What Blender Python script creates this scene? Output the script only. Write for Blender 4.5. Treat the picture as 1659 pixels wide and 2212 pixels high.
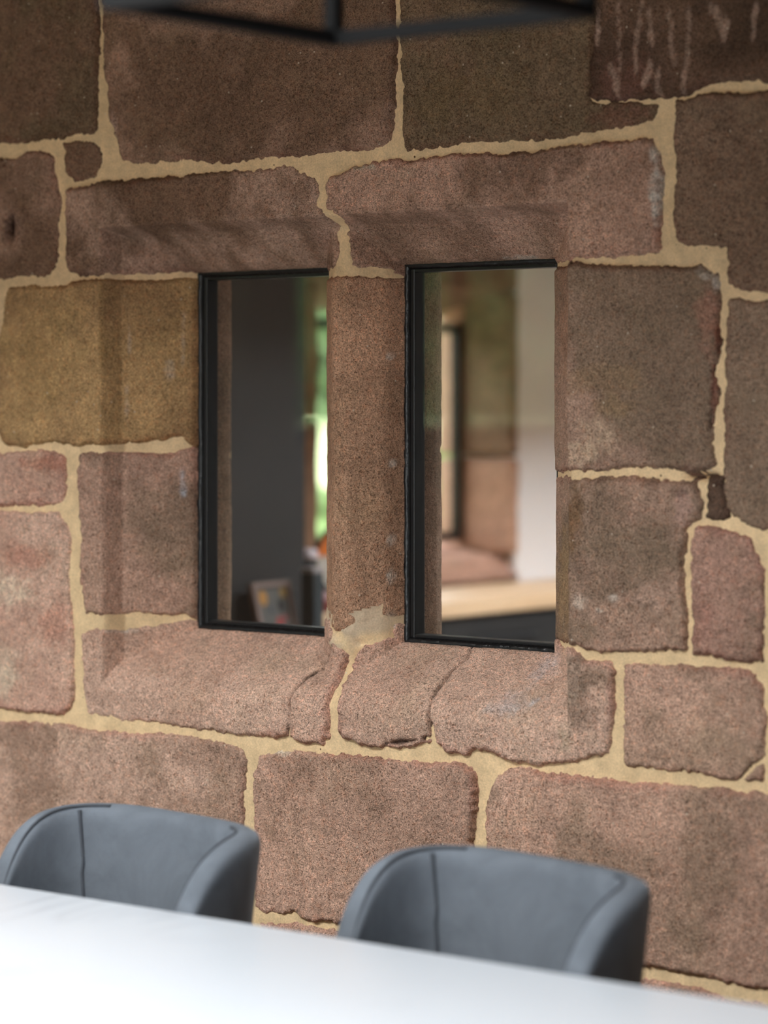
import bpy, bmesh, math, random
import numpy as np
from mathutils import Vector, Matrix

for o in list(bpy.data.objects):
    bpy.data.objects.remove(o)
S = bpy.context.scene
C = S.collection
random.seed(7)

# ------------------------------------------------------------------ camera, world, light, exposure
F_PX = 5875.0                      # 85 mm lens on a 24 mm wide frame
TH = math.atan(F_PX / 7374.0)      # wall seen about 38.5 degrees off square
HZ = 870.0
EYE = 1.471
D0 = 4.6
CAM = np.array([D0 * math.sin(TH), -D0 * math.cos(TH), EYE])
FW = np.array([-math.sin(TH), math.cos(TH), 0.0])
RT = np.array([math.cos(TH), math.sin(TH), 0.0])
cd = bpy.data.cameras.new('camera')
cam = bpy.data.objects.new('camera', cd)
C.objects.link(cam)
cam.location = CAM
cam.rotation_euler = (math.pi / 2, 0, TH)
cd.sensor_fit = 'HORIZONTAL'
cd.sensor_width = 24.0
cd.lens = 24.0 * F_PX / 1659.0
cd.shift_y = -(1106.0 - HZ) / 1659.0
cd.clip_start = 0.05
cd.dof.use_dof = True
cd.dof.focus_distance = 4.62
cd.dof.aperture_fstop = 1.8
cd.dof.aperture_blades = 0
S.camera = cam

w = bpy.data.worlds.new('overcast_sky')
S.world = w
w.use_nodes = True
bg = w.node_tree.nodes['Background']
bg.inputs[0].default_value = (0.94, 0.965, 1.0, 1)
bg.inputs[1].default_value = 6.5

S.view_settings.view_transform = 'Standard'
S.view_settings.look = 'None'
S.view_settings.gamma = 1.0
S.view_settings.use_curve_mapping = False
S.view_settings.exposure = 0.38
S.cycles.adaptive_threshold = 0.03
S.cycles.max_bounces = 5
S.cycles.diffuse_bounces = 3
S.cycles.glossy_bounces = 3
S.cycles.transmission_bounces = 4
S.cycles.transparent_max_bounces = 12
S.cycles.caustics_reflective = False
S.cycles.caustics_refractive = False


def portal(loc, rot, sx, sy):
    l = bpy.data.lights.new('daylight_portal', 'AREA')
    l.shape = 'RECTANGLE'
    l.size = sx
    l.size_y = sy
    l.cycles.is_portal = True
    o = bpy.data.objects.new('daylight_portal', l)
    o.location = loc
    o.rotation_euler = rot
    C.objects.link(o)


# room: x RX0..RX1, y RY0..0, ceiling RZ ; inner room behind the stone wall: y 0.33..FY1, x FX0..FX1
RX0, RX1, RY0, RZ = -3.4, 4.4, -6.4, 2.75
FX0, FX1, FY1, WB = -2.05, 3.6, 6.4, 0.36
SKY = (-1.6, 1.5, -3.5, -2.0)                      # rooflight x0,x1,y0,y1
DOOR = (-0.6, 1.8, 0.0, 2.05)                     # garden doors in the rear wall x0,x1,z0,z1
WL = [(-3.19, -2.1, 1.44, 2.35), (-5.9, -3.47, 1.33, 2.35)]   # windows of the left wall y0,y1,z0,z1
FEND = (1.6, 2.6, 0.9, 1.6)                      # unseen window added in the end wall to light the inner room
RZI = 2.32                                        # ceiling of the inner room
FSKY = (-0.6, 0.6, 1.9, 4.1)                      # unseen rooflight added to light the inner room's white wall


def rooflight(x0, x1, y0, y1, z, watts):
    l = bpy.data.lights.new('rooflight_area_lamp', 'AREA')
    l.shape = 'RECTANGLE'
    l.size = x1 - x0
    l.size_y = y1 - y0
    l.energy = watts
    l.color = (0.97, 0.985, 1.0)
    o = bpy.data.objects.new('rooflight_area_lamp', l)
    o.location = ((x0 + x1) / 2, (y0 + y1) / 2, z)
    C.objects.link(o)


rooflight(*SKY, RZ + .78, 330)
rooflight(*FSKY, RZI + .78, 440)  # lamp of the added rooflight, its shaft keeps the wall's top darker
portal(((DOOR[0] + DOOR[1]) / 2, RY0 - 0.25, (DOOR[2] + DOOR[3]) / 2), (math.pi / 2, 0, 0), DOOR[1] - DOOR[0], DOOR[3] - DOOR[2])
for (a, b, c, d) in WL:
    portal((RX0 - 0.3, (a + b) / 2, (c + d) / 2), (math.pi / 2, 0, -math.pi / 2), b - a, d - c)
portal(((FEND[0] + FEND[1]) / 2, FY1 + 0.25, (FEND[2] + FEND[3]) / 2), (-math.pi / 2, 0, 0), FEND[1] - FEND[0], FEND[3] - FEND[2])


# ------------------------------------------------------------------ helpers
def tag(o, label=None, cat=None, group=None, kind=None):
    if label: o['label'] = label
    if cat: o['category'] = cat
    if group: o['group'] = group
    if kind: o['kind'] = kind
    return o


def link(name, me, mat=None, parent=None):
    o = bpy.data.objects.new(name, me)
    C.objects.link(o)
    if mat is not None and len(me.materials) == 0:
        me.materials.append(mat)
    if parent is not None:
        o.parent = parent
    return o


def empty(name, loc=(0, 0, 0), rz=0.0):
    o = bpy.data.objects.new(name, None)
    o.location = loc
    o.rotation_euler = (0, 0, rz)
    o.empty_display_size = 0.1
    C.objects.link(o)
    return o


def pydata(name, v, f, mat=None, parent=None, smooth=False):
    me = bpy.data.meshes.new(name)
    me.from_pydata([tuple(p) for p in v], [], [tuple(q) for q in f])
    me.update()
    if smooth:
        me.polygons.foreach_set('use_smooth', [True] * len(me.polygons))
    return link(name, me, mat, parent)


class MB:
    def __init__(s):
        s.v = []
        s.f = []

    def box(s, a, b, m=None):
        x0, y0, z0 = a
        x1, y1, z1 = b
        n = len(s.v)
        p = [(x0, y0, z0), (x1, y0, z0), (x1, y1, z0), (x0, y1, z0), (x0, y0, z1), (x1, y0, z1), (x1, y1, z1), (x0, y1, z1)]
        if m is not None:
            p = [tuple(m @ Vector(q)) for q in p]
        s.v += p
        s.f += [tuple(n + i for i in q) for q in ((0, 3, 2, 1), (4, 5, 6, 7), (0, 1, 5, 4), (1, 2, 6, 5), (2, 3, 7, 6), (3, 0, 4, 7))]
        return s

    def tube(s, pts, r, n=8, caps=True):
        pts = [Vector(p) for p in pts]
        base = len(s.v)
        rs = r if isinstance(r, (list, tuple)) else [r] * len(pts)
        for i, p in enumerate(pts):
            d = (pts[min(i + 1, len(pts) - 1)] - pts[max(i - 1, 0)]).normalized()
            u = d.cross(Vector((0, 0, 1)))
            if u.length < 1e-4:
                u = Vector((1, 0, 0))
            u.normalize()
            t = d.cross(u)
            for k in range(n):
                a = 2 * math.pi * k / n
                s.v.append(tuple(p + (u * math.cos(a) + t * math.sin(a)) * rs[i]))
        for i in range(len(pts) - 1):
            for k in range(n):
                a = base + i * n + k
                b = base + i * n + (k + 1) % n
                s.f.append((a, b, b + n, a + n))
        if caps:
            s.f.append(tuple(base + k for k in reversed(range(n))))
            s.f.append(tuple(base + (len(pts) - 1) * n + k for k in range(n)))
        return s

    def lathe(s, prof, n=24, c=(0, 0, 0)):
        base = len(s.v)
        for (r, z) in prof:
            for k in range(n):
                a = 2 * math.pi * k / n
                s.v.append((c[0] + r * math.cos(a), c[1] + r * math.sin(a), c[2] + z))
        for i in range(len(prof) - 1):
            for k in range(n):
                a = base + i * n + k
                b = base + i * n + (k + 1) % n
                s.f.append((a, b, b + n, a + n))
        return s

    def build(s, name, mat, parent=None, smooth=False, bevel=0.0, seg=2):
        o = pydata(name, s.v, s.f, mat, parent, smooth)
        if bevel:
            m = o.modifiers.new('bevel', 'BEVEL')
            m.width = bevel
            m.segments = seg
            m.limit_method = 'ANGLE'
            m.angle_limit = 0.6
        return o


def srgb(r, g, b):
    f = lambda c: (c / 255.0) / 12.92 if c / 255.0 <= 0.04045 else ((c / 255.0 + 0.055) / 1.055) ** 2.4
    return (f(r), f(g), f(b))


# ------------------------------------------------------------------ materials
def new_mat(name):
    m = bpy.data.materials.new(name)
    m.use_nodes = True
    nt = m.node_tree
    b = nt.nodes['Principled BSDF']
    return m, nt, b


def N(nt, t, **kw):
    n = nt.nodes.new(t)
    for k, v in kw.items():
        setattr(n, k, v)
    return n


def noise(nt, co, scale, detail=3.0, rough=0.6, dist=0.0):
    n = N(nt, 'ShaderNodeTexNoise')
    n.inputs['Scale'].default_value = scale
    n.inputs['Detail'].default_value = detail
    n.inputs['Roughness'].default_value = rough
    n.inputs['Distortion'].default_value = dist
    nt.links.new(co, n.inputs['Vector'])
    return n.outputs[0]


def maprange(nt, v, a, b, c, d):
    n = N(nt, 'ShaderNodeMapRange')
    n.inputs[1].default_value = a
    n.inputs[2].default_value = b
    n.inputs[3].default_value = c
    n.inputs[4].default_value = d
    nt.links.new(v, n.inputs[0])
    return n.outputs[0]


def math_n(nt, op, a, b):
    n = N(nt, 'ShaderNodeMath', operation=op)
    for i, x in enumerate((a, b)):
        if isinstance(x, (int, float)):
            n.inputs[i].default_value = x
        else:
            nt.links.new(x, n.inputs[i])
    return n.outputs[0]


def mixc(nt, fac, a, b, mode='MIX'):
    n = N(nt, 'ShaderNodeMix', data_type='RGBA', blend_type=mode)
    for sock, x in ((n.inputs[0], fac), (n.inputs[6], a), (n.inputs[7], b)):
        if isinstance(x, (int, float)):
            sock.default_value = x
        elif isinstance(x, tuple):
            sock.default_value = (*x[:3], 1)
        else:
            nt.links.new(x, sock)
    return n.outputs[2]


def gray(nt, v):
    n = N(nt, 'ShaderNodeCombineColor')
    for i in range(3):
        nt.links.new(v, n.inputs[i])
    return n.outputs[0]


def bump(nt, b, h, dist, strength=1.0, prev=None):
    n = N(nt, 'ShaderNodeBump')
    n.inputs['Strength'].default_value = strength
    n.inputs['Distance'].default_value = dist
    nt.links.new(h, n.inputs['Height'])
    if prev is not None:
        nt.links.new(prev, n.inputs['Normal'])
    nt.links.new(n.outputs[0], b.inputs['Normal'])
    return n.outputs[0]


def sandstone():
    m, nt, b = new_mat('sandstone')
    co = N(nt, 'ShaderNodeTexCoord').outputs['Object']
    at_ = N(nt, 'ShaderNodeAttribute')
    at_.attribute_name = 'tint'
    n1 = noise(nt, co, 440, 2.0, 0.75)
    n2 = noise(nt, co, 120, 2.0, 0.7)
    n3 = noise(nt, co, 22, 3.0, 0.65)
    g1 = maprange(nt, n1, 0.32, 0.68, 0.46, 1.54)
    g2 = maprange(nt, n2, 0.3, 0.7, 0.80, 1.20)
    g3 = maprange(nt, n3, 0.3, 0.7, 0.84, 1.16)
    k = math_n(nt, 'MULTIPLY', math_n(nt, 'MULTIPLY', g1, g2), g3)
    col = mixc(nt, 1.0, at_.outputs['Color'], gray(nt, k), 'MULTIPLY')
    # hue drift, red and ochre grains
    hn = noise(nt, co, 130, 1.0, 0.6)
    col = mixc(nt, maprange(nt, hn, 0.52, 0.7, 0.0, 0.45), col, mixc(nt, 1.0, col, (1.22, 0.99, 0.88), 'MULTIPLY'))
    hn2 = noise(nt, co, 9, 3.0, 0.6)
    col = mixc(nt, maprange(nt, hn2, 0.5, 0.72, 0.0, 0.5), col, mixc(nt, 1.0, col, (0.86, 0.92, 0.86), 'MULTIPLY'))
    # pale quartz grains and dark pits
    vo = N(nt, 'ShaderNodeTexVoronoi')
    vo.inputs['Scale'].default_value = 42
    nt.links.new(co, vo.inputs['Vector'])
    sp = math_n(nt, 'MULTIPLY', math_n(nt, 'LESS_THAN', vo.outputs['Distance'], 0.075), math_n(nt, 'GREATER_THAN', noise(nt, co, 14, 1.0), 0.5))
    col = mixc(nt, math_n(nt, 'MULTIPLY', sp, 0.75), col, srgb(214, 198, 178))
    pit = maprange(nt, noise(nt, co, 260, 1.0, 0.5), 0.61, 0.70, 0.0, 1.0)
    col = mixc(nt, math_n(nt, 'MULTIPLY', pit, 0.55), col, mixc(nt, 1.0, col, (0.35, 0.33, 0.32), 'MULTIPLY'))
    nt.links.new(col, b.inputs['Base Color'])
    b.inputs['Roughness'].default_value = 0.95
    b.inputs['Specular IOR Level'].default_value = 0.15
    h = math_n(nt, 'SUBTRACT', math_n(nt, 'ADD', math_n(nt, 'MULTIPLY', n1, 0.8), n2), math_n(nt, 'MULTIPLY', pit, 0.5))
    bump(nt, b, h, 0.0026, 1.0)
    return m


def mortar_mat():
    m, nt, b = new_mat('lime_mortar')
    co = N(nt, 'ShaderNodeTexCoord').outputs['Object']
    at_ = N(nt, 'ShaderNodeAttribute')
    at_.attribute_name = 'tint'
    n1 = noise(nt, co, 320, 3.0, 0.7)
    n2 = noise(nt, co, 35, 4.0, 0.6)
    k = math_n(nt, 'MULTIPLY', maprange(nt, n1, 0.3, 0.7, 0.84, 1.14), maprange(nt, n2, 0.3, 0.7, 0.86, 1.12))
    col = mixc(nt, 1.0, at_.outputs['Color'], gray(nt, k), 'MULTIPLY')
    vo = N(nt, 'ShaderNodeTexVoronoi')
    vo.inputs['Scale'].default_value = 45
    nt.links.new(co, vo.inputs['Vector'])
    near = math_n(nt, 'LESS_THAN', vo.outputs['Distance'], 0.09)
    sel = noise(nt, co, 30, 2.0)
    col = mixc(nt, math_n(nt, 'MULTIPLY', near, math_n(nt, 'GREATER_THAN', sel, 0.6)), col, srgb(222, 210, 185))
    hole = math_n(nt, 'MULTIPLY', near, math_n(nt, 'LESS_THAN', sel, 0.40))
    col = mixc(nt, hole, col, srgb(92, 66, 44))
    nt.links.new(col, b.inputs['Base Color'])
    b.inputs['Roughness'].default_value = 0.95
    b.inputs['Specular IOR Level'].default_value = 0.1
    bump(nt, b, math_n(nt, 'ADD', math_n(nt, 'MULTIPLY', n1, 0.4), n2), 0.0022, 0.7)
    return m


def plain(name, col, rough=0.6, metal=0.0, nscale=None, namt=0.08, bscale=None, bdist=0.001, spec=None):
    m, nt, b = new_mat(name)
    b.inputs['Roughness'].default_value = rough
    b.inputs['Metallic'].default_value = metal
    if spec is not None:
        b.inputs['Specular IOR Level'].default_value = spec
    co = N(nt, 'ShaderNodeTexCoord').outputs['Object']
    n = noise(nt, co, nscale or 6.0, 4.0)
    k = maprange(nt, n, 0.3, 0.7, 1 - namt, 1 + namt)
    nt.links.new(mixc(nt, 1.0, col, gray(nt, k), 'MULTIPLY'), b.inputs['Base Color'])
    if bscale:
        bump(nt, b, noise(nt, co, bscale, 4.0), bdist, 0.8)
    return m


def glass_mat():
    m = bpy.data.materials.new('window_glass')
    m.use_nodes = True
    nt = m.node_tree
    nt.nodes.clear()
    out = N(nt, 'ShaderNodeOutputMaterial')
    tr = N(nt, 'ShaderNodeBsdfTransparent')
    tr.inputs[0].default_value = (0.96, 0.97, 0.965, 1)
    gl = N(nt, 'ShaderNodeBsdfGlossy')
    gl.inputs['Roughness'].default_value = 0.0
    lw = N(nt, 'ShaderNodeLayerWeight')
    lw.inputs[0].default_value = 0.5
    f = math_n(nt, 'ADD', math_n(nt, 'MULTIPLY', math_n(nt, 'POWER', lw.outputs['Facing'], 5.0), 0.95), 0.045)
    mx = N(nt, 'ShaderNodeMixShader')
    nt.links.new(f, mx.inputs[0])
    nt.links.new(tr.outputs[0], mx.inputs[1])
    nt.links.new(gl.outputs[0], mx.inputs[2])
    nt.links.new(mx.outputs[0], out.inputs[0])
    return m


def velvet_mat():
    m, nt, b = new_mat('grey_velvet')
    co = N(nt, 'ShaderNodeTexCoord').outputs['Object']
    n1 = noise(nt, co, 7, 5.0, 0.65, 0.6)
    n2 = noise(nt, co, 900, 2.0, 0.6)
    k = math_n(nt, 'MULTIPLY', maprange(nt, n1, 0.3, 0.7, 0.72, 1.3), maprange(nt, n2, 0.3, 0.7, 0.9, 1.1))
    nt.links.new(mixc(nt, 1.0, srgb(98, 104, 112), gray(nt, k), 'MULTIPLY'), b.inputs['Base Color'])
    b.inputs['Roughness'].default_value = 0.85
    b.inputs['Specular IOR Level'].default_value = 0.2
    b.inputs['Sheen Weight'].default_value = 0.25
    b.inputs['Sheen Roughness'].default_value = 0.4
    b.inputs['Sheen Tint'].default_value = (0.75, 0.85, 1.0, 1)
    bump(nt, b, n2, 0.0004, 0.5)
    return m


def marble_mat():
    m, nt, b = new_mat('white_marble')
    co = N(nt, 'ShaderNodeTexCoord').outputs['Object']
    mp = N(nt, 'ShaderNodeMapping')
    mp.inputs['Rotation'].default_value = (0, 0, 0.9)
    mp.inputs['Scale'].default_value = (1.0, 0.45, 1.0)
    nt.links.new(co, mp.inputs['Vector'])
    n = noise(nt, mp.outputs[0], 2.2, 6.0, 0.6, 0.8)
    v = math_n(nt, 'ABSOLUTE', math_n(nt, 'SUBTRACT', n, 0.5), 0)
    vein = maprange(nt, v, 0.0, 0.022, 1.0, 0.0)
    fade = maprange(nt, noise(nt, co, 1.7, 2.0), 0.45, 0.65, 0.0, 1.0)
    soft = maprange(nt, noise(nt, co, 2.5, 3.0), 0.4, 0.8, 0.0, 0.10)
    c1 = mixc(nt, soft, srgb(202, 207, 214), srgb(166, 174, 184))
    c2 = mixc(nt, math_n(nt, 'MULTIPLY', math_n(nt, 'MULTIPLY', vein, fade), 0.5), c1, srgb(140, 145, 155))
    nt.links.new(c2, b.inputs['Base Color'])
    b.inputs['Roughness'].default_value = 0.28
    return m


def wood_mat(name, c0, c1):
    m, nt, b = new_mat(name)
    co = N(nt, 'ShaderNodeTexCoord').outputs['Object']
    mp = N(nt, 'ShaderNodeMapping')
    mp.inputs['Scale'].default_value = (22.0, 1.3, 22.0)
    nt.links.new(co, mp.inputs['Vector'])
    n = noise(nt, mp.outputs[0], 1.5, 5.0, 0.6, 0.5)
    nt.links.new(mixc(nt, maprange(nt, n, 0.35, 0.65, 0, 1), c0, c1), b.inputs['Base Color'])
    b.inputs['Roughness'].default_value = 0.5
    return m


M_STONE = sandstone()
M_MORTAR = mortar_mat()
M_GLASS = glass_mat()
M_VELVET = velvet_mat()
M_PIPING = plain('dark_piping', srgb(66, 70, 77), 0.9)
M_MARBLE = marble_mat()
M_FRAME = plain('black_steel_frame', srgb(13, 13, 15), 0.38, nscale=30)
M_SEAL = plain('black_sealant', srgb(14, 15, 17), 0.3, nscale=50, bscale=45, bdist=0.004)
M_LANTERN = plain('black_painted_metal', srgb(14, 15, 17), 0.7, spec=.2)
M_PLASTER = plain('white_plaster', srgb(232, 230, 234), 0.9, nscale=3, namt=0.03, bscale=60, bdist=0.0006)
M_ROUGH = plain('brown_limewash', srgb(112, 95, 82), 0.95, nscale=4, namt=.2, bscale=40, bdist=.002)
M_FLOOR = plain('grey_stone_floor', srgb(104, 98, 90), 0.5, nscale=2.5, namt=0.12)
M_CEIL = wood_mat('old_timber_boards', srgb(128, 100, 76), srgb(104, 80, 60))
M_DARK = plain('dark_grey_lacquer', srgb(25, 25, 27), 0.55, nscale=2)
M_BLACK = plain('black_plastic', srgb(20, 22, 26), 0.4)
M_OAK = wood_mat('pale_oak', srgb(214, 184, 152), srgb(190, 156, 122))
M_BRASS = plain('warm_brass', srgb(190, 150, 90), 0.3, 0.9)


# ------------------------------------------------------------------ pixel of the photograph -> point on a plane y = Y
def at(px, py, Y):
    d = FW + RT * (px - 829.5) / F_PX + np.array([0, 0, -(py - HZ) / F_PX])
    return CAM + d * ((Y - CAM[1]) / d[1])


# ------------------------------------------------------------------ numpy noise
def vnoise(x, z, scale, seed=0):
    u = x * scale + seed * 17.13
    v = z * scale + seed * 31.77
    iu = np.floor(u).astype(np.int64)
    iv = np.floor(v).astype(np.int64)
    fu = u - iu
    fv = v - iv
    fu = fu * fu * fu * (fu * (fu * 6 - 15) + 10)
    fv = fv * fv * fv * (fv * (fv * 6 - 15) + 10)

    def h(a, b):
        n = (a * 374761393 + b * 668265263 + seed * 974634777) & 0x7fffffff
        n = ((n ^ (n >> 13)) * 1274126177) & 0x7fffffff
        n = n ^ (n >> 16)
        return (n & 0xffff) / 32767.5 - 1.0
    a = h(iu, iv)
    b = h(iu + 1, iv)
    c = h(iu, iv + 1)
    d = h(iu + 1, iv + 1)
    return (a + (b - a) * fu) * (1 - fv) + (c + (d - c) * fu) * fv


def fbm(x, z, scale, octs=4, seed=0, gain=0.5):
    s = 0
    a = 1.0
    t = 0
    for i in range(octs):
        s = s + a * vnoise(x, z, scale * 2 ** i, seed + i * 7)
        t += a
        a *= gain
    return s / t * 1.4


def sstep(a, b, x):
    t = np.clip((x - a) / (b - a), 0, 1)
    return t * t * (3 - 2 * t)


# ------------------------------------------------------------------ dressed shape of the window surround: depth behind the wall face
GX0, GX1, GZ1, GZ0 = -0.667, 0.382, 1.796, 0.945       # outer rectangle of the moulding
XL0, XL1, XR0, XR1 = -0.546, -0.2255, -0.0595, 0.261   # the two lights
ZL0, ZL1 = 1.055, 1.711
XM = (XL1 + XR0) / 2
P_T = np.array([-1, 0, .004, .016, .024, .108, .116, .121, .126, 1.0])
P_D = np.array([0, 0, .005, .044, .050, .120, .128, .140, .215, .215])
T_T = np.array([-1, 0, .003, .018, .026, .078, .082, .085, .0885, 1.0])
T_D = np.array([0, 0, .004, .052, .062, .120, .128, .140, .215, .215])
B_T = np.array([-1, 0, .01, .03, .06, .09, .107, .111, .116, 1.0])
B_D = np.array([0, 0, .004, .020, .060, .108, .134, .150, .215, .215])
M_T = np.array([0, .014, .022, .063, .069, .083, .0865, 1.0])
M_D = np.array([.058, .059, .063, .098, .106, .140, .215, .215])


def base(x, z):
    d = np.interp(x - GX0, P_T, P_D)
    d = np.minimum(d, np.interp(GX1 - x, P_T, P_D))
    d = np.minimum(d, np.interp(GZ1 - z, T_T, T_D))
    d = np.minimum(d, np.interp(z - GZ0, B_T, B_D))
    inside = (z < GZ1) & (z > GZ0)
    dm = np.where(inside, np.interp(np.abs(x - XM), M_T, M_D), 9.0)
    return np.minimum(d, dm)


def hit(px, py):
    Y = np.arange(-0.01, 0.2, 0.001)
    d = FW + RT * (px - 829.5) / F_PX + np.array([0, 0, -(py - HZ) / F_PX])
    t = (Y - CAM[1]) / d[1]
    x = CAM[0] + d[0] * t
    z = CAM[2] + d[2] * t
    k = np.nonzero(base(x, z) <= Y)[0]
    i = k[0] if len(k) else len(Y) - 1
    return x[i], z[i]


def trace(pts):
    r = []
    for (px, py) in pts:
        x, z = hit(px, py)
        # stones that run out of the photograph end on the course lines of the outer masonry
        x = -1.192 if px <= -165 else (.931 if px >= 1825 else x)
        z = 2.402 if py <= -165 else (.219 if py >= 2225 else z)
        r.append((x, z))
    return np.array(r)


def sdist(poly, x, z):
    """signed distance to a polygon, positive inside"""
    d2 = np.full(x.shape, 1e9)
    ins = np.zeros(x.shape, bool)
    n = len(poly)
    for i in range(n):
        ax, az = poly[i]
        bx, bz = poly[(i + 1) % n]
        ex, ez = bx - ax, bz - az
        t = np.clip(((x - ax) * ex + (z - az) * ez) / (ex * ex + ez * ez + 1e-12), 0, 1)
        d2 = np.minimum(d2, (x - ax - t * ex) ** 2 + (z - az - t * ez) ** 2)
        c = ((az > z) != (bz > z))
        xi = ax + (z - az) * ex / (ez if abs(ez) > 1e-12 else 1e-12)
        ins ^= c & (x < xi)
    d = np.sqrt(d2)
    return np.where(ins, d, -d)


def linedist(line, x, z):
    d2 = np.full(x.shape, 1e9)
    for i in range(len(line) - 1):
        ax, az = line[i]
        ex, ez = line[i + 1][0] - ax, line[i + 1][1] - az
        t = np.clip(((x - ax) * ex + (z - az) * ez) / (ex * ex + ez * ez + 1e-12), 0, 1)
        d2 = np.minimum(d2, (x - ax - t * ex) ** 2 + (z - az - t * ez) ** 2)
    return np.sqrt(d2)


def lines(a, b, step, fine, fs=0.0012):
    g = list(np.arange(a, b + step, step))
    for c in fine:
        g += list(np.arange(c - 0.006, c + 0.006, fs))
    g = np.array(sorted(g))
    keep = [g[0]]
    for q in g[1:]:
        if q - keep[-1] > fs * 0.8:
            keep.append(q)
    return np.array(keep)


FINE_X = [XL0, XL1, XR0, XR1, GX0 + .012, GX1 - .012, XM - .083, XM + .083]
FINE_Z = [ZL0, ZL1, GZ1 - .008]


def sheet(name, x, z, y, keep, col, mat, parent):
    """grid (nz, nx) of points -> mesh of the kept cells"""
    nz, nx = x.shape
    k = keep[:-1, :-1] & keep[1:, :-1] & keep[:-1, 1:] & keep[1:, 1:]
    iz, ix = np.nonzero(k)
    if len(iz) == 0:
        return None
    a = iz * nx + ix
    quads = np.stack([a, a + 1, a + 1 + nx, a + nx], 1)
    used, inv = np.unique(quads, return_inverse=True)
    quads = inv.reshape(-1, 4)
    co = np.stack([x.ravel()[used], y.ravel()[used], z.ravel()[used]], 1)
    me = bpy.data.meshes.new(name)
    me.vertices.add(len(co))
    me.vertices.foreach_set('co', co.astype(np.float32).ravel())
    me.loops.add(quads.size)
    me.loops.foreach_set('vertex_index', quads.astype(np.int32).ravel())
    me.polygons.add(len(quads))
    me.polygons.foreach_set('loop_start', np.arange(0, quads.size, 4, dtype=np.int32))
    me.polygons.foreach_set('loop_total', np.full(len(quads), 4, np.int32))
    me.polygons.foreach_set('use_smooth', np.ones(len(quads), bool))
    me.update(calc_edges=True)
    c = col.reshape(-1, 3)[used]
    A = me.attributes.new('tint', 'FLOAT_COLOR', 'POINT')
    A.data.foreach_set('color', np.concatenate([c, np.ones((len(c), 1))], 1).astype(np.float32).ravel())
    return link(name, me, mat, parent)


# ------------------------------------------------------------------ the stone wall
PINK = srgb(208, 174, 154)  # own pink, lightened to put the brighter light low on the wall into colour
PINK2 = srgb(196, 160, 140)
BROWN = srgb(138, 110, 91)  # own brown, darkened to put the light falloff up the wall into colour
OLIVE = srgb(128, 108, 86)
GREY = srgb(148, 125, 106)
OCHRE = srgb(182, 149, 106)
RED = srgb(194, 154, 136)
DARKS = srgb(92, 72, 60)

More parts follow.
